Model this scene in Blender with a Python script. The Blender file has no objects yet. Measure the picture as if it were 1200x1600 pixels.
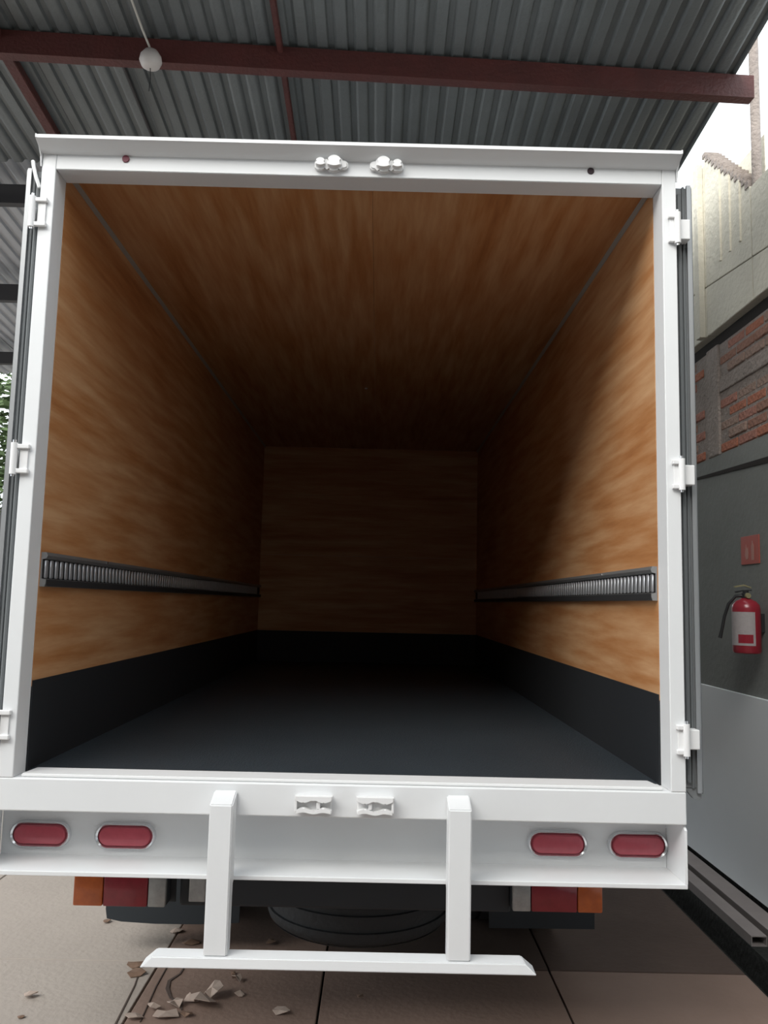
import bpy, bmesh, math, random
from mathutils import Matrix, Vector
R = random.Random(7)
scene = bpy.context.scene
col = scene.collection

# ------------------------------------------------------------------ camera
def make_camera():
    cd = bpy.data.cameras.new('camera'); co = bpy.data.objects.new('camera', cd); col.objects.link(co)
    right = Vector((.99971, -.00775, .02296)); down = Vector((.02367, .11042, -.99360)); fwd = Vector((.00517, .99385, .11057))
    m = Matrix.Identity(4)
    for i, v in enumerate((right, -down, -fwd)):
        for k in range(3): m[k][i] = v[k]
    m.translation = Vector((.1025, -2.8167, 1.6565))
    co.matrix_world = m
    cd.sensor_fit = 'VERTICAL'; cd.sensor_height = 36; cd.lens = 28.75
    cd.clip_start = .05; cd.clip_end = 500
    scene.camera = co
make_camera()

# ------------------------------------------------------------------ light
w = bpy.data.worlds.new('sky'); scene.world = w; w.use_nodes = True
bg = w.node_tree.nodes['Background']; bg.inputs[0].default_value = (.90, .955, 1.0, 1); bg.inputs[1].default_value = 2.15
def sun(d, strength, color, angle):
    l = bpy.data.lights.new('sun', 'SUN'); l.energy = strength; l.color = color; l.angle = math.radians(angle)
    o = bpy.data.objects.new('sun', l); o.rotation_euler = Vector(d).to_track_quat('-Z', 'Y').to_euler(); col.objects.link(o)
sun((.46, .70, -.55), 4.1, (1, .965, .90), 48)
scene.view_settings.view_transform = 'Standard'; scene.view_settings.look = 'None'
scene.view_settings.exposure = 0.0; scene.view_settings.gamma = 1; scene.view_settings.use_curve_mapping = False

# ------------------------------------------------------------------ materials
def mat(name, color, rough=.6, metal=0, spec=.5, noise=None, bump=None, emit=None, coat=0):
    """noise=(scale, amount, second colour, stretch); bump=(scale, strength)"""
    m = bpy.data.materials.new(name); m.use_nodes = True
    nt = m.node_tree; b = nt.nodes['Principled BSDF']
    b.inputs['Base Color'].default_value = (*color, 1); b.inputs['Roughness'].default_value = rough
    b.inputs['Metallic'].default_value = metal; b.inputs['Specular IOR Level'].default_value = spec
    b.inputs['Coat Weight'].default_value = coat
    tc = nt.nodes.new('ShaderNodeTexCoord'); mp = nt.nodes.new('ShaderNodeMapping')
    nt.links.new(tc.outputs['Object'], mp.inputs[0])
    if noise:
        sc, amt, c2 = noise[:3]
        if len(noise) > 3: mp.inputs['Scale'].default_value = noise[3]
        n = nt.nodes.new('ShaderNodeTexNoise'); n.inputs['Scale'].default_value = sc; n.inputs['Detail'].default_value = 8
        n.inputs['Roughness'].default_value = .62
        nt.links.new(mp.outputs[0], n.inputs[0])
        r = nt.nodes.new('ShaderNodeValToRGB'); r.color_ramp.elements[0].position = .5 - amt; r.color_ramp.elements[1].position = .5 + amt
        r.color_ramp.elements[0].color = (*c2, 1); r.color_ramp.elements[1].color = (*color, 1)
        nt.links.new(n.outputs[0], r.inputs[0]); nt.links.new(r.outputs[0], b.inputs['Base Color'])
    if bump:
        n2 = nt.nodes.new('ShaderNodeTexNoise'); n2.inputs['Scale'].default_value = bump[0]; n2.inputs['Detail'].default_value = 6
        nt.links.new(tc.outputs['Object'], n2.inputs[0])
        bp = nt.nodes.new('ShaderNodeBump'); bp.inputs['Strength'].default_value = bump[1]; bp.inputs['Distance'].default_value = .02
        nt.links.new(n2.outputs[0], bp.inputs['Height']); nt.links.new(bp.outputs[0], b.inputs['Normal'])
    return m

def plywood(name, grain='y'):
    m = bpy.data.materials.new(name); m.use_nodes = True; nt = m.node_tree; b = nt.nodes['Principled BSDF']
    N = nt.nodes.new; L = nt.links.new
    tc = N('ShaderNodeTexCoord')
    oi = N('ShaderNodeObjectInfo')
    add = N('ShaderNodeVectorMath'); add.operation = 'ADD'
    sc_ = N('ShaderNodeVectorMath'); sc_.operation = 'SCALE'; sc_.inputs[3].default_value = 0
    L(tc.outputs['Object'], add.inputs[0])
    mp = N('ShaderNodeMapping'); L(add.outputs[0], mp.inputs[0])
    s = {'y': (3.2, .28, 3.2), 'x': (.28, 3.2, 3.2)}[grain]
    mp.inputs['Scale'].default_value = s
    n1 = N('ShaderNodeTexNoise'); n1.inputs['Scale'].default_value = 1.3; n1.inputs['Detail'].default_value = 3; L(mp.outputs[0], n1.inputs[0])
    # contour rings of a peeled log: the noise field folded into bands
    mul = N('ShaderNodeMath'); mul.operation = 'MULTIPLY'; mul.inputs[1].default_value = 16; L(n1.outputs[0], mul.inputs[0])
    sn = N('ShaderNodeMath'); sn.operation = 'SINE'; L(mul.outputs[0], sn.inputs[0])
    n2 = N('ShaderNodeTexNoise'); n2.inputs['Scale'].default_value = 6; n2.inputs['Detail'].default_value = 10; n2.inputs['Roughness'].default_value = .6; L(mp.outputs[0], n2.inputs[0])
    n3 = N('ShaderNodeTexNoise'); n3.inputs['Scale'].default_value = .9; n3.inputs['Detail'].default_value = 2; L(tc.outputs['Object'], n3.inputs[0])
    a1 = N('ShaderNodeMath'); a1.operation = 'MULTIPLY_ADD'; a1.inputs[1].default_value = .07; L(sn.outputs[0], a1.inputs[0]); L(n2.outputs[0], a1.inputs[2])
    a2 = N('ShaderNodeMath'); a2.operation = 'MULTIPLY_ADD'; a2.inputs[1].default_value = .25; L(n3.outputs[0], a2.inputs[0]); L(a1.outputs[0], a2.inputs[2])
    r = N('ShaderNodeValToRGB'); e = r.color_ramp.elements
    e[0].position = .30; e[0].color = (.30, .105, .032, 1); e[1].position = .86; e[1].color = (.60, .355, .185, 1)
    x = e.new(.54); x.color = (.45, .20, .075, 1)
    L(a2.outputs[0], r.inputs[0]); L(r.outputs[0], b.inputs['Base Color'])
    b.inputs['Roughness'].default_value = .5; b.inputs['Specular IOR Level'].default_value = .4
    return m

M = {}
M['white'] = mat('white_paint', (.775, .785, .79), .38, noise=(3, .3, (.73, .74, .75)))
M['white_hw'] = mat('white_painted_steel', (.80, .80, .80), .3)
M['wallwhite'] = mat('pale_blue_white_paint', (.84, .89, .92), .4, noise=(1.2, .25, (.78, .83, .86)))
M['ply'] = plywood('plywood_grain_along_box')
M['plyx'] = plywood('plywood_grain_across_box', 'x')
M['black'] = mat('black_rubber_floor', (.035, .044, .052), .42, noise=(6, .3, (.026, .033, .04)), bump=(160, .35))
M['kick'] = mat('black_kick_panel', (.010, .012, .015), .7)
M['seam'] = mat('dull_aluminium', (.42, .40, .37), .5, .3)
M['rail'] = mat('galvanised_rail', (.33, .33, .33), .42, .7)
M['raildark'] = mat('dark_rail_recess', (.03, .03, .032), .6, .2)
M['bar'] = mat('rail_bar_steel', (.44, .45, .47), .38, .6)
M['alu'] = mat('aluminium_edge', (.36, .37, .38), .42, .6)
M['doorgrey'] = mat('grey_door_edge', (.20, .21, .215), .6)
M['seal'] = mat('dark_rubber_seal', (.13, .14, .145), .65)
M['hole'] = mat('dark_hole', (.03, .015, .02), .7)
M['plug'] = mat('dark_red_plug', (.17, .03, .05), .5)
M['chrome'] = mat('chrome', (.75, .76, .78), .22, .9)
M['lens'] = mat('red_lens', (.50, .075, .105), .4, noise=(60, .3, (.42, .06, .085)), coat=.3)
M['lensred'] = mat('dark_red_lens', (.30, .02, .035), .3, noise=(30, .3, (.20, .012, .02)), coat=.3)
M['lensor'] = mat('orange_lens', (.62, .15, .03), .3, noise=(25, .3, (.38, .08, .02)), coat=.3)
M['lenswh'] = mat('clear_lens', (.42, .43, .42), .25, noise=(30, .3, (.25, .26, .26)), coat=.3)
M['rubber'] = mat('tyre_rubber', (.022, .024, .026), .75, bump=(40, .3))
M['under'] = mat('dark_chassis_paint', (.02, .026, .032), .6)
M['roof'] = mat('weathered_zinc_sheet', (.18, .195, .197), .5, .35, noise=(2.2, .3, (.125, .135, .137)), bump=(60, .15))
M['roof2'] = mat('paler_zinc_sheet', (.42, .43, .45), .45, .35, noise=(3, .3, (.33, .34, .36)))  # paler zinc for the rear row of roof sheets
M['red'] = mat('red_oxide_steel', (.10, .022, .018), .6, noise=(5, .3, (.055, .015, .013)), bump=(50, .3))
M['darksteel'] = mat('dark_steel', (.03, .028, .03), .6)
M['conc'] = mat('grey_concrete', (.235, .245, .235), .9, noise=(1.6, .25, (.19, .20, .19)), bump=(30, .2))
M['concup'] = mat('pale_weathered_concrete', (.72, .68, .57), .9, noise=(2.2, .3, (.60, .57, .48), (1, 1, .45)), bump=(30, .4))
M['mortar'] = mat('grey_mortar', (.34, .29, .26), .95, noise=(8, .3, (.24, .205, .185)), bump=(40, .8))
BR = [mat('brick_%s' % n, c, .92, noise=(9, .3, tuple(x * .62 for x in c)), bump=(45, .8)) for n, c in
      (('orange', (.48, .18, .11)), ('rose', (.44, .20, .15)), ('brown', (.35, .18, .13)), ('smeared', (.38, .26, .21)))]
M['gap'] = mat('dark_joint', (.02, .016, .014), .95)
M['slabgrey'] = mat('pale_grey_concrete', (.44, .385, .34), .9, noise=(2.0, .25, (.385, .335, .295)), bump=(35, .2))
M['slabbrown'] = mat('brown_stained_concrete', (.29, .20, .16), .9, noise=(1.7, .28, (.22, .15, .118)), bump=(35, .2))
M['slabdark'] = mat('dark_brown_concrete', (.12, .08, .062), .88, noise=(1.5, .25, (.07, .045, .035)), bump=(35, .2))  # darker brown concrete for the slabs under and right of the truck
M['crack'] = mat('crack_dirt', (.085, .06, .05), .95)
M['offview_dark'] = mat('bounce_dimming_concrete', (.11, .10, .09), .9, noise=(1.5, .25, (.08, .07, .06)))  # dark tone for unseen ground and blocker wall, chosen to cut bounced light
M['trench'] = mat('black_dirt', (.018, .019, .017), .95, bump=(30, .8))
M['strip'] = mat('dusty_steel', (.30, .265, .255), .75, noise=(7, .3, (.24, .21, .205)))
M['flake'] = mat('pale_tan_debris', (.52, .42, .36), .9, noise=(20, .3, (.40, .31, .26)))
M['leaf'] = mat('brown_dry_leaf', (.26, .17, .12), .85, noise=(20, .3, (.15, .09, .06)))
M['signred'] = mat('red_sign_paint', (.42, .075, .05), .5)
M['signwh'] = mat('sign_print', (.45, .20, .16), .5)
M['extred'] = mat('extinguisher_red', (.30, .02, .035), .3, coat=.3)
M['label'] = mat('paper_label', (.46, .42, .42), .6, noise=(40, .3, (.36, .33, .33)))
M['hose'] = mat('black_hose', (.02, .02, .022), .5)
M['brass'] = mat('dull_brass', (.42, .38, .22), .4, .5)
M['porcelain'] = mat('dusty_porcelain', (.50, .46, .44), .5)
M['wire'] = mat('pale_wire', (.42, .40, .36), .6)
M['foliage'] = mat('green_foliage', (.09, .14, .05), .8, noise=(9, .3, (.04, .07, .02)))
M['bark'] = mat('bark', (.10, .07, .05), .95)

# ------------------------------------------------------------------ helpers
def link(name, bm, m, parent=None, smooth=False, kind=None):
    me = bpy.data.meshes.new(name); bmesh.ops.recalc_face_normals(bm, faces=bm.faces[:]); bm.to_mesh(me); bm.free()
    if smooth:
        for p in me.polygons: p.use_smooth = True
        try: me.set_sharp_from_angle(angle=math.radians(38))
        except Exception: pass
    me.materials.append(m)
    o = bpy.data.objects.new(name, me); col.objects.link(o)
    if parent: o.parent = parent
    if kind: o['kind'] = kind
    return o
def empty(name, label=None, cat=None, kind=None, group=None, loc=(0, 0, 0)):
    o = bpy.data.objects.new(name, None); col.objects.link(o); o.location = loc; o.empty_display_size = .1
    if kind: o['kind'] = kind
    if label: o['label'] = label
    if cat: o['category'] = cat
    if group: o['group'] = group
    return o
def abox(bm, x0, x1, y0, y1, z0, z1, bev=0, seg=2, rot=None, piv=None):
    r = bmesh.ops.create_cube(bm, size=1); vs = r['verts']
    for v in vs: v.co = Vector(((x0 + x1) / 2 + v.co.x * (x1 - x0), (y0 + y1) / 2 + v.co.y * (y1 - y0), (z0 + z1) / 2 + v.co.z * (z1 - z0)))
    if bev:
        es = list({e for v in vs for e in v.link_edges})
        g = bmesh.ops.bevel(bm, geom=es, offset=bev, segments=seg, affect='EDGES', profile=.5)
        vs = [v for v in g['verts']] if False else vs
    return vs
def box(name, x0, x1, y0, y1, z0, z1, m, parent=None, bev=0, **k):
    bm = bmesh.new(); abox(bm, x0, x1, y0, y1, z0, z1, bev); return link(name, bm, m, parent, **k)
def prism(name, pts, axis, a, b, m, parent=None, bev=0, smooth=False, bm=None, **k):
    """pts: 2-D outline in the two axes other than `axis` (in x,y,z order), extruded from a to b"""
    own = bm is None
    if own: bm = bmesh.new()
    def P(p, t):
        l = list(p); l.insert(axis, t); return l
    A = [bm.verts.new(P(p, a)) for p in pts]; B = [bm.verts.new(P(p, b)) for p in pts]
    fs = [bm.faces.new(A), bm.faces.new(B[::-1])]
    n = len(pts)
    for i in range(n): fs.append(bm.faces.new((A[i], B[i], B[(i + 1) % n], A[(i + 1) % n])))
    if bev:
        es = list({e for f in fs for e in f.edges})
        bmesh.ops.bevel(bm, geom=es, offset=bev, segments=2, affect='EDGES')
    if own: return link(name, bm, m, parent, smooth=smooth, **k)
def tube_bm(bm, pts, r, seg=10, taper=None):
    pts = [Vector(p) for p in pts]; rings = []
    up0 = None
    for i, p in enumerate(pts):
        t = (pts[min(i + 1, len(pts) - 1)] - pts[max(i - 1, 0)]).normalized()
        if up0 is None:
            up0 = t.orthogonal().normalized()
        up0 = (up0 - t * up0.dot(t)).normalized(); s = t.cross(up0)
        rr = r if taper is None else r * taper[i]
        rings.append([bm.verts.new(p + (up0 * math.cos(2 * math.pi * k / seg) + s * math.sin(2 * math.pi * k / seg)) * rr) for k in range(seg)])
    for a, b in zip(rings, rings[1:]):
        for k in range(seg): bm.faces.new((a[k], a[(k + 1) % seg], b[(k + 1) % seg], b[k]))
    bm.faces.new(rings[0][::-1]); bm.faces.new(rings[-1])
def tube(name, pts, r, m, parent=None, seg=10, taper=None, **k):
    bm = bmesh.new(); tube_bm(bm, pts, r, seg, taper); return link(name, bm, m, parent, smooth=True, **k)
def lathe(name, prof, m, parent=None, seg=40, axis='z', c=(0, 0, 0), closed=False, bm=None, **k):
    own = bm is None
    if own: bm = bmesh.new()
    rings = []
    for r, h in prof:
        ring = []
        for i in range(seg):
            a = 2 * math.pi * i / seg; x, y = r * math.cos(a), r * math.sin(a)
            co = {'z': (x, y, h), 'x': (h, x, y), 'y': (x, h, y)}[axis]
            ring.append(bm.verts.new((co[0] + c[0], co[1] + c[1], co[2] + c[2])))
        rings.append(ring)
    pairs = list(zip(rings, rings[1:]))
    if closed: pairs.append((rings[-1], rings[0]))
    for a, b in pairs:
        for i in range(seg): bm.faces.new((a[i], a[(i + 1) % seg], b[(i + 1) % seg], b[i]))
    if not closed:
        bm.faces.new(rings[0]); bm.faces.new(rings[-1][::-1])
    if own: return link(name, bm, m, parent, smooth=True, **k)
def setorg(o, loc):
    pass

# ------------------------------------------------------------------ floor
fl = empty('floor', kind='structure')
xe = [-9, -6.4, -5, -3.5, -2.07, -.855, -.1, .93, 1.84]
ye = [-9, -6.5, -4.2, -1.9, -.4, 1.146, 2.75, 4.3, 5.9, 7.5, 9.1, 11]
for i in range(len(xe) - 1):
    for j in range(len(ye) - 1):
        g = .0045; dz = R.uniform(-.004, .002)
        x0, x1, y0, y1 = xe[i] + g, xe[i + 1] - g, ye[j] + g, ye[j + 1] - g
        m = M['slabgrey'] if xe[i + 1] < -.8 else M['slabbrown']
        if xe[i + 1] < -.8 and xe[i] > -1: m = M['slabbrown']
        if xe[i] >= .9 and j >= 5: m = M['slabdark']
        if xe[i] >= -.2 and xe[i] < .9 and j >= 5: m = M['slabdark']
        if ye[j + 1] < -1: m = M['offview_dark']
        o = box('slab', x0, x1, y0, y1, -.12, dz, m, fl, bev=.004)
# right hand slab in front of the joint is split by a worn diagonal patch
box('joint_filler', -9, 1.84, -9, 11, -.16, -.02, M['trench'], fl)
box('trench_bottom', 1.83, 2.42, -9, 11, -.26, -.14, M['trench'], fl)
prism('ledge', [(1.985, -.15), (2.42, -.15), (2.42, .0), (2.0, .0)], 1, -9, 11, M['trench'], fl)
# crack and score lines in the brown slab
def ribbon(name, pts, wd, m, z=.0035):
    bm = bmesh.new(); top = []
    for i, (x, y) in enumerate(pts):
        t = Vector(pts[min(i + 1, len(pts) - 1)]) - Vector(pts[max(i - 1, 0)]); n = Vector((-t.y, t.x)).normalized() * wd[i] / 2
        top.append([(x - n.x, y - n.y), (x + n.x, y + n.y)])
    for (a, b), (c, d) in zip(top, top[1:]):
        v = [bm.verts.new((*p, zz)) for zz in (z, -.005) for p in (a, b, d, c)]
        for f in ((0, 1, 2, 3), (7, 6, 5, 4), (0, 4, 5, 1), (1, 5, 6, 2), (2, 6, 7, 3), (3, 7, 4, 0)): bm.faces.new([v[q] for q in f])
    return link(name, bm, m, fl)
ribbon('crack', [(-.73, 1.12), (-.735, 1.02), (-.765, .95), (-.755, .88), (-.72, .80), (-.67, .755), (-.65, .70)], [.004, .008, .014, .016, .012, .014, .006], M['crack'])
ribbon('crack', [(-.81, 1.14), (-.808, .9), (-.79, .60)], [.004, .005, .004], M['crack'])
ribbon('crack', [(-.93, 1.12), (-.90, .9), (-.875, .5)], [.004, .006, .008], M['crack'])

# steel lengths lying along the foot of the wall
def channel(x0, x1, y0, y1, h, label, grp=None):
    t = .006
    o = prism('steel_channel', [(x0, .001), (x1, .001), (x1, h), (x1 - t, h), (x1 - t, t + .001), (x0 + t, t + .001), (x0 + t, h), (x0, h)], 1, y0, y1, M['strip'])
    o['label'] = label; o['category'] = 'steel bar'
def hollow(x0, x1, y0, y1, h, label):
    bm = bmesh.new(); t = .004
    o = bm
    out = [(x0, .001), (x1, .001), (x1, h), (x0, h)]; inn = [(x0 + t, t), (x1 - t, t), (x1 - t, h - t), (x0 + t, h - t)]
    V = {}
    for y in (y0, y1):
        V[y] = [[bm.verts.new((p[0], y, p[1])) for p in q] for q in (out, inn)]
    for i in range(4):
        j = (i + 1) % 4
        bm.faces.new((V[y0][0][i], V[y0][0][j], V[y1][0][j], V[y1][0][i]))
        bm.faces.new((V[y0][1][i], V[y1][1][i], V[y1][1][j], V[y0][1][j]))
        for y in (y0, y1): bm.faces.new((V[y][0][i], V[y][0][j], V[y][1][j], V[y][1][i]))
    ob = link('steel_bar', bm, M['strip']); ob['label'] = label; ob['category'] = 'steel bar'; ob['group'] = 'steel bars along the right wall'
hollow(2.002, 2.082, 1.45, 6.0, .05, 'dusty steel bar beside the wall, the outer one whose open end shows')
hollow(2.125, 2.236, .2, 6.2, .05, 'wider dusty steel bar on the ground closest to the white wall base')

# ------------------------------------------------------------------ right wall
wr = empty('wall_right', kind='structure')
X = 2.25
box('wall_core', X + .06, X + .22, -8, 9, -.2, 4.1, M['mortar'], wr)
box('painted_base', X - .012, X + .06, -8, 9, .075, 1.178, M['wallwhite'], wr, bev=.004)
box('base_skirting', X + .006, X + .06, -8, 9, -.02, .075, M['trench'], wr)
box('concrete_panel', X, X + .06, -8, 9, 1.178, 2.487, M['conc'], wr)
prism('crack_line', [(-1, 2.395), (1.0, 2.46), (1.65, 2.480), (2.70, 2.536), (4, 2.60), (4, 2.612), (2.72, 2.552), (1.62, 2.512), (1.0, 2.495), (-1, 2.43)], 0, X - .006, X + .058, M['gap'], wr)
box('concrete_panel', X, X + .06, -8, 9, 2.487, 2.64, M['conc'], wr)
box('dark_joint', X + .03, X + .065, -4, 9, 3.352, 3.46, M['gap'], wr)
# upper concrete panels with a stepped top, each cast between posts
def seam(y): return 3.685 + .12 * (max(y, 1.0) - 1.65)
for (a, b, za, zb) in ((-8, -4.7, 4.1, 4.1), (-4.694, -1.506, 4.1, 4.1), (-1.5, .998, 4.1, 4.1), (1.004, 1.70, 4.1, 4.12), (1.706, 2.36, 4.12, 4.70), (2.366, 5.5, 4.62, 4.5), (5.506, 9, 4.5, 4.5)):
    for z0, z1, t0, t1 in ((3.44, 3.44, seam(a), seam(b)), (seam(a) + .007, seam(b) + .007, za, zb)):
        prism('concrete_panel', [(a, z0), (b, z1), (b, t1), (a, t0)], 0, X - .03, X + .06, M['concup'], wr, bev=.003)
box('wall_back_strip', X + .06, X + .2, 1.7, 9, 4.1, 4.45, M['concup'], wr)
for yy, wd in ((2.42, .07),):
    box('pilaster', X - .07, X - .03, yy - wd / 2, yy + wd / 2, 3.44, 4.64, M['concup'], wr, bev=.004)
for yy in (1.98, 2.12, 1.84):
    box('seam_batten', X - .042, X - .03, yy - .010, yy + .010, 3.85, 4.12 + (yy - 1.7) * .8, M['concup'], wr)
# jagged rusted coping on the slope
bm = bmesh.new()
n = 14
for i in range(n):
    t = i / n; y = 1.72 + t * .66; z = 4.135 + t * .575
    abox(bm, X - .036, X + .062, y, y + .045, z + R.uniform(-.006, .004), z + .03 + R.uniform(0, .012))
link('coping', bm, M['mortar'], wr)
tube('post', [(X + .01, 1.70, 4.1), (X + .01, 1.70, 5.3)], .028, M['mortar'], wr, 12)
# concrete column and lintel between the bricks
box('mortar_bed', X + .008, X + .06, -4, 6, 2.64, 3.352, M['mortar'], wr)
box('concrete_column', X - .008, X + .06, 2.27, 2.45, 2.64, 3.36, M['mortar'], wr, bev=.01)
box('concrete_lintel', X - .004, X + .06, .2, 2.265, 3.035, 3.125, M['mortar'], wr, bev=.008)
bmcache = []
for k in range(4):
    bm = bmesh.new(); abox(bm, 0, .06, 0, .232, 0, .056, .006, 1)
    me = bpy.data.meshes.new('brick'); bmesh.ops.recalc_face_normals(bm, faces=bm.faces[:]); bm.to_mesh(me); bm.free(); me.materials.append(BR[k]); bmcache.append(me)
row = 0; z = 2.648
while z < 3.35:
    if not (2.99 < z + .03 < 3.125):
        y = .3 - (row % 2) * .12
        while y < 4.3:
            if not (y + .232 > 2.27 and y < 2.45):
                b = bpy.data.objects.new('brick', bmcache[R.choice((0, 1, 1, 2, 3, 3, 2))]); col.objects.link(b); b.parent = wr
                b.location = (X + R.uniform(-.004, .006), y, z); b.scale = (1, 1, 1)
            y += .247
    z += .0705; row += 1
# remaining half bricks beside the column
z = 2.648; row = 0
while z < 3.35:
    if not (2.99 < z + .03 < 3.125):
        for ya, yb in (((2.17, 2.262),) if row % 2 else ()):
            pass
    z += .0705; row += 1

# unseen wall added behind the camera to block low sky light
wo = empty('wall_light_blocker', kind='structure')
box('blocker_face', -12, 2.5, -8.3, -8.0, -.1, 7.4, M['offview_dark'], wo)
box('blocker_coping', -12, 2.5, -8.36, -7.94, 7.4, 7.5, M['mortar'], wo)

# ------------------------------------------------------------------ shed roof
ce = empty('ceiling', kind='structure')
SL = .095
def zr(y): return 4.6 - SL * y
def sheet(x0, x1, y0, y1, lift, m, amp=.010, pitch=.1, ysegs=1):
    bm = bmesh.new(); n = int(round((x1 - x0) / pitch * 12)); prev = []
    for i in range(n + 1):
        x = x0 + (x1 - x0) * i / n; ph = (x % pitch) / pitch
        s = amp * (2 / (1 + math.exp(-14 * (math.cos(2 * math.pi * ph) - .35))) - 1)
        cur = [bm.verts.new((x, y, zr(y) + lift + s + d)) for d in (0, .003) for y in (y0, y1)]
        if prev:
            bm.faces.new((prev[0], prev[1], cur[1], cur[0])); bm.faces.new((prev[2], cur[2], cur[3], prev[3]))
            bm.faces.new((prev[0], cur[0], cur[2], prev[2])); bm.faces.new((prev[1], prev[3], cur[3], cur[1]))
        prev = cur
        if i in (0, n): bm.faces.new((cur[0], cur[1], cur[3], cur[2]))
    return link('roof_sheet', bm, m, ce, smooth=True)
xs = [-8.55]
while xs[-1] < 1.0: xs.append(xs[-1] + .8)
ROOF_Y0 = -.25
k = 0
x = 1.93
while x > -8.5:
    x0 = x - .82
    j = R.uniform(0, .012)
    sheet(x0, x, ROOF_Y0, 2.13, j, M['roof'])
    sheet(x0, x, 2.0, 6.0, .045 + j, M['roof2'])
    x -= .80; k += 1
def beam(x0, y0, x1, y1, h, wd, m, dz=-.02):
    d = Vector((x1 - x0, y1 - y0, 0)); L = d.length; a = math.atan2(d.y, d.x)
    bm = bmesh.new()
    # C purlin: web, top flange, bottom flange with a small return lip
    t = .006
    prof = [(0, 0), (wd, 0), (wd, .022), (wd - t, .022), (wd - t, t), (t, t), (t, h - t), (wd, h - t), (wd, h), (0, h)]
    prism('', prof, 0, 0, L, m, bm=bm)
    o = link('roof_beam', bm, m, ce)
    zt0 = zr(y0) + dz - h; zt1 = zr(y1) + dz - h
    o.location = (x0, y0, zt0); o.rotation_euler = (0, -math.atan2(zt1 - zt0, L), a)
    return o
beam(-8.5, .72, 2.02, 1.20, .125, .06, M['red'])
beam(-8.5, -.2, 1.9, -.15, .12, .06, M['red'])
beam(-8.5, 2.30, 1.9, 2.38, .13, .06, M['darksteel'])
beam(-8.5, 3.72, 1.9, 3.8, .14, .06, M['darksteel'])
beam(-8.5, 5.2, 1.9, 5.25, .12, .06, M['darksteel'])
def rafter(x, y0, y1, wd, h, m, dx=0):
    o = prism('rafter', [(y0, zr(y0) - .02), (y1, zr(y1) - .02), (y1, zr(y1) - .02 - h), (y0, zr(y0) - .02 - h)], 0, x - wd / 2, x + wd / 2, m, ce, bev=.004)
rafter(-1.89, ROOF_Y0, 2.1, .06, .05, M['red'])
rafter(-.462, ROOF_Y0, 2.1, .03, .035, M['red'])
rafter(-5.2, ROOF_Y0, 6, .06, .05, M['red'])
rafter(-1.31, 1.14, 2.1, .016, .02, M['darksteel'])

# lamp holder hanging by its wire from the red beam
lh = empty('lamp_holder', 'small white lamp holder hanging at the red roof beam on a pale wire', 'lamp holder', loc=(-1.10, 1.02, 4.34))
lathe('holder_body', [(.02, .045), (.035, .04), (.052, .015), (.056, -.01), (.045, -.035), (.03, -.045), (.012, -.048)], M['porcelain'], lh, 20)
tube('wire', [(-.07, -.55, .26), (-.045, -.3, .17), (-.02, -.1, .09), (0, 0, .045)], .006, M['wire'], lh, 6)
tube('pull_cord', [(0, 0, -.045), (.004, .0, -.10), (.0, .0, -.17)], .0025, M['raildark'], lh, 6)

# ------------------------------------------------------------------ left side of the shed, far off
wf = empty('wall_back', kind='structure')
box('wall_panel', -16, 2.3, 10.9, 11.1, -.1, 2.6, M['conc'], wf)
box('wall_panel', -16, 2.3, 10.92, 11.08, 2.6, 3.1, M['darksteel'], wf)
for i, (x, y, h, s, lab) in enumerate(((-5.7, 9.2, 4.0, 1.35, 'leafy green tree beyond the left door'),)):
    t = empty('tree', lab, 'tree', loc=(x, y, 0))
    tube('trunk', [(0, 0, 0), (.05, .02, h * .4), (-.03, 0, h * .8), (0, 0, h)], .09, M['bark'], t, 10, [1.2, 1, .7, .3])
    bm = bmesh.new()
    for q in range(4200):
        v = Vector((R.gauss(0, 1), R.gauss(0, 1), R.gauss(0, 1))).normalized() * s * R.uniform(.35, 1)
        v.z = v.z * 1.0 + h
        if v.z < 1.5: continue
        a = R.uniform(0, 6.28); u = Vector((math.cos(a), math.sin(a), R.uniform(-.6, .6))).normalized(); wv = u.orthogonal().normalized()
        l = R.uniform(.05, .10)
        bm.faces.new([bm.verts.new(v + p) for p in (-u * l, wv * l * .45, u * l, -wv * l * .45)])
    link('foliage', bm, M['foliage'], t, kind='stuff')

# ------------------------------------------------------------------ TRUCK
Z0 = 1.05
tr = empty('box_truck', 'white box truck seen from behind with open rear doors and plywood lined cargo box', 'truck')
W = M['white']
FT = .10         # depth of the rear frame
YL = 5.493       # inner face of the front bulkhead
zc = 3.2325; zk = 1.359
# rear frame
for s in (-1, 1):
    box('frame_post', *sorted((s * 1.100, s * 1.151)), 0, FT, Z0 - .0004, 3.262, W, tr, bev=.003)
prism('frame_header', [(0, 3.191), (FT, 3.191), (FT, 3.30), (.02, 3.30), (0, 3.262)], 0, -1.0995, 1.0995, W, tr, bev=.002)
# drip lip: a cove that curls out over the header
arc = [(0, 3.2475), (-.012, 3.250), (-.026, 3.2555), (-.040, 3.2635), (-.052, 3.273), (-.0600, 3.2765)]
prism('drip_lip', arc + [(-.0600, 3.289), (-.045, 3.289), (.10, 3.312), (.10, 3.301), (.001, 3.301)], 0, -1.152, 1.152, W, tr, smooth=True)
for s in (-1, 1):
    prism('lip_end_plate', [(.0, 3.20), (-.003, 3.20), (-.010, 3.235), (-.03, 3.262), (-.0615, 3.277), (-.0615, 3.2905), (.10, 3.313), (.10, 3.262)], 0, *sorted((s * 1.1515, s * 1.156)), W, tr)
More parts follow.
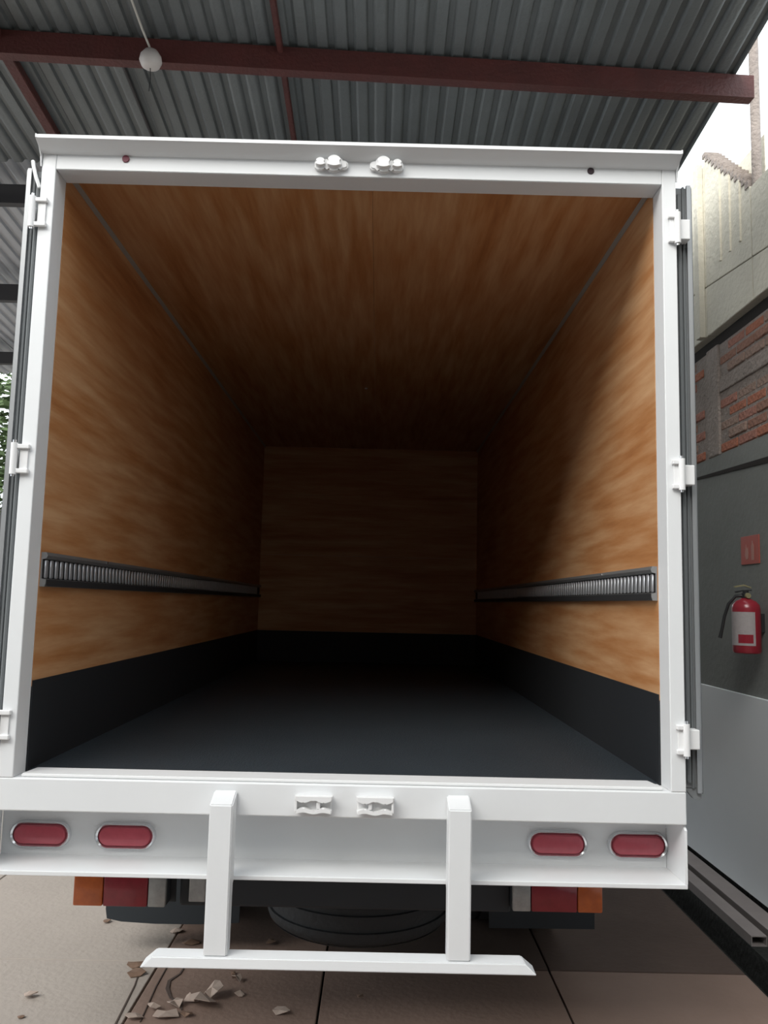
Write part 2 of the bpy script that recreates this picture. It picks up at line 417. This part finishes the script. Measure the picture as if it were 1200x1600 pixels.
# sill beam and lower channel
box('sill_beam', -1.21, 1.151, 0, .175, .943, Z0 - .0005, W, tr, bev=.004)
prism('sill_strip', [(-1.078, .012), (1.078, .012), (1.060, .118), (-1.068, .118)], 2, Z0, Z0 + .012, M['white_hw'], tr, bev=.003)
bl = .178
box('bumper_web', -1.20, 1.1425, bl, bl + .008, .738, .943, W, tr)
box('bumper_flange', -1.21, 1.151, 0, bl + .008, .738, .753, W, tr, bev=.002)
bpy.data.objects['bumper_web'].data.update()
prism('bumper_end_plate', [(.0, .7535), (bl - .001, .7535), (bl - .001, .9425), (.02, .9425), (.0, .925)], 0, 1.143, 1.151, W, tr)
prism('bumper_end_plate', [(.0, .7535), (bl - .001, .7535), (bl - .001, .9425), (.02, .9425), (.0, .925)], 0, -1.21, -1.202, W, tr)
# underrun guard
for s in (-1, 1):
    x0, x1 = (-.425, -.350) if s < 0 else (.349, .424)
    prism('guard_tube', [(-.0015, 1.026), (-.082, .996), (-.082, .5305), (-.022, .5305), (-.022, .737), (-.0015, .737)], 0, x0, x1, W, tr, bev=.004)
bm = bmesh.new()
def frust(pb, pt):
    A = [bm.verts.new(p) for p in pb]; B = [bm.verts.new(p) for p in pt]
    bm.faces.new(A[::-1]); bm.faces.new(B)
    for i in range(4): bm.faces.new((A[i], A[(i + 1) % 4], B[(i + 1) % 4], B[i]))
frust([(-.622, -.092, .497), (.634, -.092, .497), (.634, -.018, .497), (-.622, -.018, .497)],
      [(-.585, -.088, .530), (.598, -.088, .530), (.593, -.020, .530), (-.583, -.020, .530)])
bmesh.ops.bevel(bm, geom=bm.edges[:], offset=.003, segments=2, affect='EDGES')
link('guard_bar', bm, W, tr, smooth=True)

# lamps on the web
def oval(hw, hh, y, n=14):
    pts = []
    for k in range(n + 1):
        a = -math.pi / 2 + math.pi * k / n; pts.append((hw - hh + hh * math.cos(a), hh * math.sin(a)))
    for k in range(n + 1):
        a = math.pi / 2 + math.pi * k / n; pts.append((-(hw - hh) + hh * math.cos(a), hh * math.sin(a)))
    return pts
for cx_, cz_ in ((-1.062, .823), (-.764, .822), (.756, .828), (1.040, .829)):
    bm = bmesh.new()
    prof = [(.107, .046, 0), (.106, .045, -.012), (.101, .040, -.018), (.095, .036, -.014), (.093, .034, -.004)]
    rings = []
    for hw, hh, dy in prof: rings.append([bm.verts.new((cx_ + px, bl + dy, cz_ + pz)) for px, pz in oval(hw, hh, 0)])
    n = len(rings[0])
    for a, b in zip(rings, rings[1:]):
        for i in range(n): bm.faces.new((a[i], a[(i + 1) % n], b[(i + 1) % n], b[i]))
    bz = link('marker_lamp', bm, M['chrome'], tr, smooth=True); bz['label'] = 'chrome bezel of an oval red lamp'
    bm = bmesh.new(); rings = []
    for hw, hh, dy in ((.093, .034, -.003), (.0925, .0335, -.012), (.087, .028, -.019), (.075, .016, -.021)):
        rings.append([bm.verts.new((cx_ + px, bl + dy, cz_ + pz)) for px, pz in oval(hw, hh, 0)])
    for a, b in zip(rings, rings[1:]):
        for i in range(n): bm.faces.new((a[i], a[(i + 1) % n], b[(i + 1) % n], b[i]))
    bm.faces.new(rings[-1])
    link('lens', bm, M['lens'], bz, smooth=True)['label'] = 'red oval lens'

# lock keepers (white cast cam keepers) on header and sill
def keeper(cx_, cz_, flip, top):
    """cast cam keeper: two prongs with an eye between, seen square on"""
    s = -1 if flip else 1
    k = empty('cam_keeper'); k.parent = tr; k.location = (cx_, 0, cz_)
    def outline(fn_t, fn_b, x0, x1, n=26):
        xs_ = [x0 + (x1 - x0) * i / n for i in range(n + 1)]
        p = [(x * s, fn_t(x)) for x in xs_] + [(x * s, fn_b(x)) for x in xs_[::-1]]
        return p if s > 0 else p[::-1]
    def lobe(cs, k=1):
        return lambda x: k * max([.006] + [math.sqrt(max(0, r * r - (x - c) ** 2)) for c, r in cs])
    def smooth_prism(name, pts, y0, y1, bev):
        bm = bmesh.new(); prism('', pts, 1, y0, y1, None, bm=bm)
        es = [e for e in bm.edges if abs(e.verts[0].co.y - y0) < 1e-6 and abs(e.verts[1].co.y - y0) < 1e-6]
        bmesh.ops.bevel(bm, geom=es, offset=bev, segments=3, affect='EDGES')
        return link(name, bm, M['white_hw'], k, smooth=True)
    if top:
        smooth_prism('base_casting', outline(lobe([(-.037, .025), (.010, .031), (.043, .020)]), lobe([(-.037, .025), (.010, .030), (.043, .020)], -.75), -.060, .061), -.018, -.0005, .005)
        smooth_prism('inner_prong', outline(lobe([(.012, .026)]), lobe([(.012, .026)], -.5), -.013, .037), -.038, -.0185, .006)
        smooth_prism('outer_prong', outline(lobe([(-.038, .018)]), lobe([(-.038, .018)], -.5), -.055, -.021), -.034, -.0185, .005)
    else:
        smooth_prism('base_casting', outline(lambda x: .025, lambda x: -.022, -.060, .060, 4), -.014, -.0005, .004)
        wv = lambda x: .0045 * math.cos(x * 95)
        smooth_prism('upper_jaw', outline(lambda x: .028, lambda x: .012 + wv(x), -.062, .062), -.040, -.0145, .003)
        smooth_prism('lower_jaw', outline(lambda x: -.013 + wv(x + .033), lambda x: -.026 + wv(x + .033) * .6, -.060, .060), -.036, -.0145, .003)
        bm = bmesh.new(); abox(bm, *sorted((s * .010, s * .022)), -.034, -.0145, -.012, .012, .002)
        link('rib', bm, M['white_hw'], k)
        bm = bmesh.new(); abox(bm, *sorted((s * -.062, s * -.054)), -.036, -.0145, -.022, .022, .002)
        link('rib', bm, M['white_hw'], k)
keeper(-.103, 3.2260, False, True); keeper(.098, 3.2265, True, True)
keeper(-.093, .990, False, False); keeper(.110, .990, True, False)
lathe('plug', [(.0125, -.004), (.0135, 0)], M['plug'], tr, 20, 'y', (-.849, -.001, 3.236))['label'] = 'dark red plug in the header'
lathe('plug', [(.011, -.002), (.013, 0)], M['hole'], tr, 20, 'y', (.841, -.001, 3.236))['label'] = 'dark hole in the header'

# cargo box lining -----------------------------------------------------
h = 1.099
t = .015
ys = [FT, 2.54, 4.98, YL]
for s in (-1, 1):
    for a, b in zip(ys, ys[1:]):
        box('side_lining_panel', *sorted((s * h, s * (h + t))), a + .0005, b - .0005, zk - .02, zc, M['ply'], tr)
    box('kick_panel', *sorted((s * (h - .004), s * (h + t))), FT + .001, YL, Z0 - .01, zk, M['kick'], tr)
    box('side_wall_skin', *sorted((s * (h + t + .001), s * 1.15)), FT, YL + .06, .943, 3.28, W, tr)
    # corner trim between side and ceiling
    prism('corner_trim', [(s * h, zc), (s * (h - .014), zc), (s * (h - .014), zc - .0025), (s * (h - .0025), zc - .014), (s * h, zc - .014)], 1, FT + .002, YL, M['seam'], tr)
box('ceiling_lining_panel', -h - t, .045, FT, 2.54, zc, zc + t, M['ply'], tr); box('ceiling_lining_panel', .046, h + t, FT, 2.54, zc, zc + t, M['ply'], tr)
box('ceiling_lining_panel', -h - t, .045, 2.541, 4.98, zc, zc + t, M['ply'], tr); box('ceiling_lining_panel', .046, h + t, 2.541, 4.98, zc, zc + t, M['ply'], tr)
box('ceiling_lining_panel', -h - t, h + t, 4.981, YL, zc, zc + t, M['ply'], tr)
box('roof_skin', -1.15, 1.15, FT + .001, YL + .06, zc + t + .002, 3.30, W, tr)
zb = [Z0 - .01, zk, 2.12, 2.74, zc]
box('kick_panel', -h, h, YL - .006, YL, Z0, zk, M['kick'], tr)
for a, b in zip(zb[1:], zb[2:]): box('bulkhead_panel', -h, h, YL, YL + .012, a + .0007, b - .0007, M['plyx'], tr)
box('bulkhead_skin', -1.15, 1.15, YL + .0125, YL + .06, .943, 3.30, W, tr)
box('cargo_floor', -h, h, .122, YL, Z0 - .05, Z0 + .004, M['black'], tr)
lathe('ceiling_stud', [(.012, 0), (.009, -.006)], M['white_hw'], tr, 12, 'z', (-.02, 3.095, zc))
# cargo rails with upright slots
for s in (-1, 1):
    rx = s * h
    def bx(d0, d1): return sorted((rx - s * d0, rx - s * d1))
    o = prism('cargo_rail', [(rx, 1.687), (rx - s * .018, 1.687), (rx - s * .022, 1.700), (rx - s * .022, 1.712), (rx - s * .006, 1.715), (rx - s * .006, 1.784), (rx - s * .020, 1.787), (rx - s * .024, 1.797), (rx - s * .018, 1.809), (rx, 1.809)], 1, FT + .004, YL - .01, M['rail'], tr)
    q = box('rail_slot_strip', *bx(.0062, .0075), FT + .006, YL - .012, 1.7155, 1.7835, M['raildark'], o)
    q = box('rail_lower_edge', *bx(.0222, .024), FT + .006, YL - .012, 1.689, 1.7125, M['raildark'], o)
    bm = bmesh.new(); abox(bm, *bx(.0076, .016), 0, .026, 1.7165, 1.7825, .004, 1)
    first = link('rail_slat', bm, M['bar'], o, smooth=True); first.location.y = FT + .012
    N = 110; rest = bmesh.new()
    for i in range(1, N):
        y = FT + .012 + i * .047
        if i < 62:
            c = first.copy(); col.objects.link(c); c.parent = o; c.location.y = y
        else: abox(rest, *bx(.0076, .016), y, y + .026, 1.7165, 1.7825)
    link('rail_slats_far', rest, M['bar'], o, kind='stuff')
    lathe('rivet', [(.006, -s * .004), (.004, 0)], M['chrome'], o, 10, 'x', (rx - s * .022, .75, 1.802))

# doors folded back along the sides ---------------------------------------
for s in (-1, 1):
    a = 1.162; b = 1.219
    d = empty('rear_door', None); d.parent = tr
    d['label'] = 'open rear door folded back along the %s side, grey edge seen' % ('left' if s < 0 else 'right')
    zb_, zt_ = 1.055, 3.205
    yf = .045
    box('door_leaf', *sorted((s * a, s * (b - .004))), yf, yf + 1.12, zb_, zt_, M['doorgrey'], d, bev=.003)
    prism('edge_channel', [(s * (b - .017), yf - .012), (s * (b - .003), yf - .012), (s * (b - .003), yf + .03), (s * (b + .004), yf + .03), (s * (b + .004), yf - .001), (s * (b - .017), yf - .001)], 2, zb_ - .015, zt_ + .005, M['alu'], d)
    tube('door_seal', [(s * (a + .013), yf - .006, zb_ + .02), (s * (a + .013), yf - .006, zt_ - .03)], .008, M['seal'], d, 8)
    tube('door_seal', [(s * (a + .029), yf - .003, zb_), (s * (a + .029), yf - .003, zt_)], .005, M['seal'], d, 8)
    box('rub_strip', *sorted((s * (b + .0045), s * (b + .010))), yf + .01, yf + .022, zb_ - .02, zt_ + .005, M['seal'], d)
    prism('door_foot', [(s * a, zb_ - .001), (s * b, zb_ - .001), (s * b, zb_ - .035), (s * (a + .03), zb_ - .035)], 1, yf, yf + .02, M['doorgrey'], d)
    if s < 0:
        tube('lock_cam', [(-1.163, .02, 3.13), (-1.175, .012, 3.165), (-1.19, .02, 3.21), (-1.198, .03, 3.235)], .007, M['white_hw'], d, 8)
    for z0_, z1_ in ((2.965, 3.080), (2.070, 2.180), (1.170, 1.275)):
        hg = empty('hinge'); hg.parent = tr
        kx = s * (1.170 if s < 0 else 1.150)
        tube('knuckle', [(kx, -.012, z0_), (kx, -.012, z1_)], .0115, M['white_hw'], hg, 14)
        box('strap', *sorted((kx, s * 1.118)), -.016, -.0005, z0_ + .004, z0_ + .020, M['white_hw'], hg, bev=.003)
        box('strap', *sorted((kx, s * 1.118)), -.016, -.0005, z1_ - .020, z1_ - .004, M['white_hw'], hg, bev=.003)
        box('hinge_plate', *sorted((s * 1.124, s * 1.153)), -.006, -.0005, z0_ + .018, z1_ - .018, M['white_hw'], hg, bev=.002)
        tube('pin', [(kx, -.012, z0_ - .008), (kx, -.012, z1_ + .010)], .006, M['chrome'], hg, 10)
        box('door_strap', *sorted((kx + s * .004, s * (b - .02))), -.004, yf - .001, z0_ + .02, z1_ - .02, M['white_hw'], hg, bev=.003) if s > 0 else box('door_strap', *sorted((kx - .002, kx - .014)), -.006, yf - .001, z0_ + .02, z1_ - .02, M['white_hw'], hg, bev=.003)

# running gear below -----------------------------------------------------
yl = .28
def taillight(segs, z0_, z1_, side):
    e = empty('tail_light'); e.parent = tr; e['label'] = '%s tail light with orange, red and clear lenses' % side
    xs_ = [a for a, b, m in segs] + [b for a, b, m in segs]
    box('housing', min(xs_), max(xs_), yl + .02, yl + .075, z0_ - .002, z1_ + .002, M['under'], e, bev=.006)
    for a, b, m in segs:
        bm = bmesh.new(); abox(bm, a + .001, b - .001, yl - .005, yl + .0195, z0_, z1_, .006)
        link('lens', bm, m, e, smooth=True)
taillight([(-.972, -.864, M['lensor']), (-.864, -.703, M['lensred']), (-.703, -.638, M['lenswh'])], .547, .655, 'left')
taillight([(.616, .684, M['lenswh']), (.684, .852, M['lensred']), (.852, .944, M['lensor'])], .559, .667, 'right')
for s in (-1, 1):
    box('lamp_bracket', *sorted((s * .62, s * .95)), yl + .076, yl + .086, .54 + (.013 if s > 0 else 0), .9, M['under'], tr)
    box('chassis_rail', *sorted((s * .36, s * .43)), .19, 6.9, .70, .94, M['under'], tr)
box('rear_crossmember', -.60, .62, .33, .42, .535, .72, M['under'], tr, bev=.01)
box('tow_bracket', -.56, -.50, .30, .33, .56, .70, M['lenswh'], tr, bev=.004)
for y in (.8, 1.5, 2.4, 3.3, 4.2, 5.1): box('crossmember', -1.12, 1.12, y, y + .06, .86, .942, M['under'], tr)
box('subfloor', -1.15, 1.15, .19, YL + .05, .943, .999, M['under'], tr)
# mudflaps
prism('mudflap', [(-1.135, .205), (-1.128, .163), (-1.06, .150), (-.90, .143), (-.70, .145), (-.51, .155), (-.505, .72), (-1.135, .72)], 1, 1.2, 1.212, M['under'], tr)
prism('mudflap', [(.66, .156), (1.155, .160), (1.155, .72), (.66, .72)], 1, 1.2, 1.212, M['under'], tr)
for s in (-1, 1): box('flap_bracket', *sorted((s * .43, s * 1.14)), 1.2125, 1.24, .68, .74, M['under'], tr)
# spare tyre, flat under the rear
def tyre_prof(R_, r_, w_):
    return [(r_, -w_ * .36), (r_ + .02, -w_ * .46), (R_ * .82, -w_ * .5), (R_ * .94, -w_ * .46), (R_ - .008, -w_ * .40), (R_, -w_ * .30), (R_, -w_ * .20), (R_ - .010, -w_ * .19), (R_ - .010, -w_ * .13), (R_, -w_ * .12),
            (R_, w_ * .12), (R_ - .010, w_ * .13), (R_ - .010, w_ * .19), (R_, w_ * .20), (R_, w_ * .30), (R_ - .008, w_ * .40), (R_ * .94, w_ * .46), (R_ * .82, w_ * .5), (r_ + .02, w_ * .46), (r_, w_ * .36)]
sp = empty('spare_wheel'); sp.parent = tr; sp['label'] = 'spare tyre lying flat under the rear of the chassis'; sp.location = (.050, 1.0, .385)
lathe('tyre', tyre_prof(.402, .22, .205), M['rubber'], sp, 72, 'z', closed=True)
lathe('wheel_rim', [(.215, -.05), (.215, .05), (.19, .05), (.17, -.01), (.06, -.02), (.06, -.03), (.17, -.025), (.20, -.05)], M['under'], sp, 40, 'z', closed=True)
for q in (-1, 1):
    sm = bmesh.new()
    lathe('', [(.33, -.104), (.335, -.108), (.34, -.104)] if q < 0 else [(.372, -.098), (.377, -.101), (.382, -.096)], None, bm=sm, seg=72, closed=True)
    link('sidewall_ring', sm, M['rubber'], sp, smooth=True)
box('spare_carrier', -.35, .42, .97, 1.03, .49, .52, M['under'], tr)
for s in (-1, 1): tube('carrier_hanger', [(s * .34 + .03, 1.0, .51), (s * .36, 1.0, .72)], .012, M['under'], tr, 8)
# rear axle and dual wheels
RW = .40
for s in (-1, 1):
    for k, xx in enumerate((.66, .93)):
        wh = empty('rear_wheel'); wh.parent = tr; wh.location = (s * (xx + .03), 1.80, RW + .002)
        lathe('tyre', tyre_prof(RW, .21, .215), M['rubber'], wh, 56, 'x', closed=True)
        lathe('wheel_rim', [(.21, -.08), (.21, .08), (.19, .08), (.16, 0), (.05, -.01), (.05, -.03), (.16, -.02), (.19, -.08)], M['white_hw'], wh, 32, 'x', closed=True)
tube('rear_axle', [(-1.0, 1.8, RW), (-.2, 1.8, RW), (0, 1.8, RW), (.2, 1.8, RW), (1.0, 1.8, RW)], .055, M['under'], tr, 16, [1, 1.1, 2.6, 1.1, 1])
# cab and front wheels, beyond the box
prism('cab', [(5.75, .55), (5.75, 2.35), (6.0, 2.5), (7.0, 2.45), (7.65, 1.45), (7.75, .5), (7.4, .45), (7.25, .85), (6.95, 1.0), (6.6, .95), (6.35, .5)], 0, -1.0, 1.0, W, tr, bev=.03)
for s in (-1, 1):
    wh = empty('front_wheel'); wh.parent = tr; wh.location = (s * .88, 6.95, RW + .002)
    lathe('tyre', tyre_prof(RW, .21, .215), M['rubber'], wh, 40, 'x', closed=True)
    lathe('wheel_rim', [(.21, -.08), (.21, .08), (.19, .08), (.16, 0), (.05, -.01), (.05, -.03), (.16, -.02), (.19, -.08)], M['white_hw'], wh, 32, 'x', closed=True)
tube('front_axle', [(-.85, 6.95, RW), (.85, 6.95, RW)], .045, M['under'], tr, 12)

# ------------------------------------------------------------------ fire extinguisher and sign
fe = empty('fire_extinguisher', 'red fire extinguisher with a pale label and black hose hanging on the grey wall', 'fire extinguisher', loc=(2.155, 1.755, 1.425))
lathe('cylinder', [(.060, .0), (.070, .004), (.075, .015), (.075, .245), (.070, .268), (.052, .288), (.028, .300), (.022, .305)], M['extred'], fe, 32)
bm = bmesh.new(); a0 = math.radians(165); a1 = math.radians(282); n = 18; top = []
for i in range(n + 1):
    a = a0 + (a1 - a0) * i / n
    top.append([bm.verts.new((r * math.cos(a), r * math.sin(a), z)) for r in (.0753, .0763) for z in (.045, .228)])
for p, q in zip(top, top[1:]):
    bm.faces.new((p[2], q[2], q[3], p[3])); bm.faces.new((p[0], p[1], q[1], q[0])); bm.faces.new((p[1], p[3], q[3], q[1])); bm.faces.new((p[0], q[0], q[2], p[2]))
bm.faces.new((top[0][0], top[0][2], top[0][3], top[0][1])); bm.faces.new((top[-1][0], top[-1][1], top[-1][3], top[-1][2]))
lb = link('label', bm, M['label'], fe, smooth=True)
bm = bmesh.new(); top = []
for i in range(9):
    a = math.radians(212 + 60 * i / 8)
    top.append([bm.verts.new((r * math.cos(a), r * math.sin(a), z)) for r in (.0764, .0768) for z in (.058, .105)])
for p, q in zip(top, top[1:]): bm.faces.new((p[2], q[2], q[3], p[3]))
link('label_print', bm, M['extred'], lb)
lathe('valve', [(.018, .300), (.024, .305), (.024, .33), (.016, .335), (.016, .345)], M['hose'], fe, 16)
prism('handle', [(-.055, .333), (-.02, .342), (.03, .346), (.03, .352), (-.02, .349), (-.058, .342)], 1, -.010, .010, M['hose'], fe)
prism('lever', [(-.062, .362), (-.01, .372), (.028, .36), (.028, .366), (-.01, .380), (-.064, .370)], 1, -.009, .009, M['brass'], fe)
lathe('gauge', [(.014, -.036), (.016, -.030), (.016, -.022)], M['brass'], fe, 16, 'y', (0, 0, .318))
tube('hose', [(-.015, 0, .318), (-.05, .015, .315), (-.085, .03, .27), (-.105, .04, .20), (-.118, .045, .13), (-.128, .05, .08)], .009, M['hose'], fe, 10, [1, 1, 1, 1, 1, 1.25])
box('wall_bracket', .070, .094, -.02, .02, .12, .22, M['hose'], fe)
sg = empty('safety_sign', 'small red fire extinguisher sign on the grey wall above the extinguisher', 'sign', loc=(X, 1.886, 2.01))
box('sign_plate', -.006, -.0005, -.115, .115, -.082, .082, M['signred'], sg, bev=.001)
prism('sign_pictogram', [(-.02, -.06), (-.055, -.06), (-.055, .02), (-.045, .035), (-.045, .05), (-.03, .05), (-.03, .035), (-.02, .02)], 0, -.0075, -.0062, M['signwh'], sg)
prism('sign_pictogram', [(.02, -.05), (.045, -.055), (.06, -.03), (.055, .0), (.045, .035), (.035, .005), (.02, .02), (.015, -.02)], 0, -.0075, -.0062, M['signwh'], sg)

# ------------------------------------------------------------------ debris on the floor
def chip(name, x, y, s, m, label, cat, hgt=.5, group=None, seed=0, sides=7, elong=1.0, rot=0):
    s *= 1.25; rr = random.Random(seed); bm = bmesh.new()
    pts = []
    for i in range(sides):
        a = 2 * math.pi * i / sides + rr.uniform(-.2, .2); r = s * rr.uniform(.6, 1)
        px, py = r * math.cos(a) * elong, r * math.sin(a)
        pts.append((px * math.cos(rot) - py * math.sin(rot), px * math.sin(rot) + py * math.cos(rot), rr.uniform(.0, hgt) * s))
    th = .003
    zmin = min(p[2] for p in pts)
    c = (rr.uniform(-.2, .2) * s, rr.uniform(-.2, .2) * s, hgt * s * rr.uniform(.5, 1))
    lo = [bm.verts.new((p[0], p[1], p[2] - zmin)) for p in pts]; up = [bm.verts.new((p[0], p[1], p[2] - zmin + th)) for p in pts]
    cl = bm.verts.new((c[0], c[1], c[2])); cu = bm.verts.new((c[0], c[1], c[2] + th))
    for i in range(sides):
        j = (i + 1) % sides
        bm.faces.new((up[i], up[j], cu)); bm.faces.new((lo[j], lo[i], cl)); bm.faces.new((lo[i], lo[j], up[j], up[i]))
    o = link(name, bm, m); o.location = (x, y, .003); o['label'] = label; o['category'] = cat
    o['group'] = group or ('torn scraps on the floor below the guard bar' if name == 'cardboard_scrap' else 'dry leaf bits scattered on the concrete floor')
    return o
F, Lf = M['flake'], M['leaf']
chip('cardboard_scrap', -.575, .735, .055, F, 'largest pale torn scrap in the debris pile below the guard bar', 'scrap', .9, seed=3)
chip('cardboard_scrap', -.548, .815, .038, F, 'pale pointed scrap leaning just behind the largest scrap', 'scrap', 1.2, seed=5)
chip('cardboard_scrap', -.630, .775, .026, F, 'small pale scrap left of the largest scrap in the pile', 'scrap', 1.0, seed=8)
chip('cardboard_scrap', -.685, .735, .030, F, 'grey tan scrap at the lower end of the dark floor crack', 'scrap', .8, seed=11)
chip('cardboard_scrap', -.765, .700, .028, F, 'tan scrap with a dark shadow at the left of the debris pile', 'scrap', .9, seed=14)
chip('cardboard_scrap', -.475, .960, .024, F, 'curled pale flake on the brown slab under the left guard tube', 'scrap', 1.1, seed=16)
chip('cardboard_scrap', -.440, .835, .020, F, 'small pale flake with long shadow right of the debris pile', 'scrap', .7, seed=18)
chip('cardboard_scrap', -.255, .695, .030, F, 'lone pale flat flake near the bottom edge left of the slab joint', 'scrap', .4, seed=21, elong=1.3)
chip('cardboard_scrap', -1.300, .780, .028, F, 'lone pale flake on the grey slab at the far left', 'scrap', .7, seed=23)
chip('dry_leaf', -1.262, .612, .012, Lf, 'tiny dark speck of leaf at the bottom left on the grey slab', 'leaf', .4, seed=25)
chip('dry_leaf', -.860, 1.480, .028, F, 'pale leaf fragment behind the left end of the guard bar', 'leaf', .5, seed=27)
chip('dry_leaf', -1.245, 1.590, .022, Lf, 'small brown leaf on the ground below the left tail light', 'leaf', .4, seed=29)
chip('dry_leaf', -.755, 1.345, .032, Lf, 'dark crumpled leaf just above the guard bar left of the left tube', 'leaf', .5, seed=31, elong=1.4, rot=.4)
chip('dry_leaf', -.950, 1.085, .032, Lf, 'dark brown leaf at the left tip of the guard bar', 'leaf', .4, seed=33, elong=1.3)
chip('dry_leaf', -.925, 1.005, .030, Lf, 'brown leaf just in front of the leaf at the guard bar tip', 'leaf', .4, seed=35, elong=1.3)
chip('dry_leaf', -.375, 1.365, .022, Lf, 'dark twig of leaf above the guard bar below the spare tyre edge', 'leaf', .6, seed=37, elong=1.6, rot=1.3)
chip('dry_leaf', .068, .835, .016, Lf, 'tiny brown leaf on the slab under the middle of the guard bar', 'leaf', .5, seed=39)
chip('dry_leaf', -.50, 1.03, .012, Lf, 'tiny brown leaf bit right behind the curled pale flake', 'leaf', .4, seed=41)
chip('cardboard_scrap', -.70, .645, .035, F, 'flat tan scrap at the bottom edge of the photo in the debris pile', 'scrap', .4, seed=43, elong=1.4)
chip('cardboard_scrap', -.82, .63, .03, F, 'small tan scrap at the bottom edge left of the pile', 'scrap', .5, seed=45, elong=1.2)
chip('dry_leaf', -.62, .655, .02, Lf, 'brown bit right at the bottom edge below the largest scrap', 'leaf', .5, seed=47, elong=1.3)
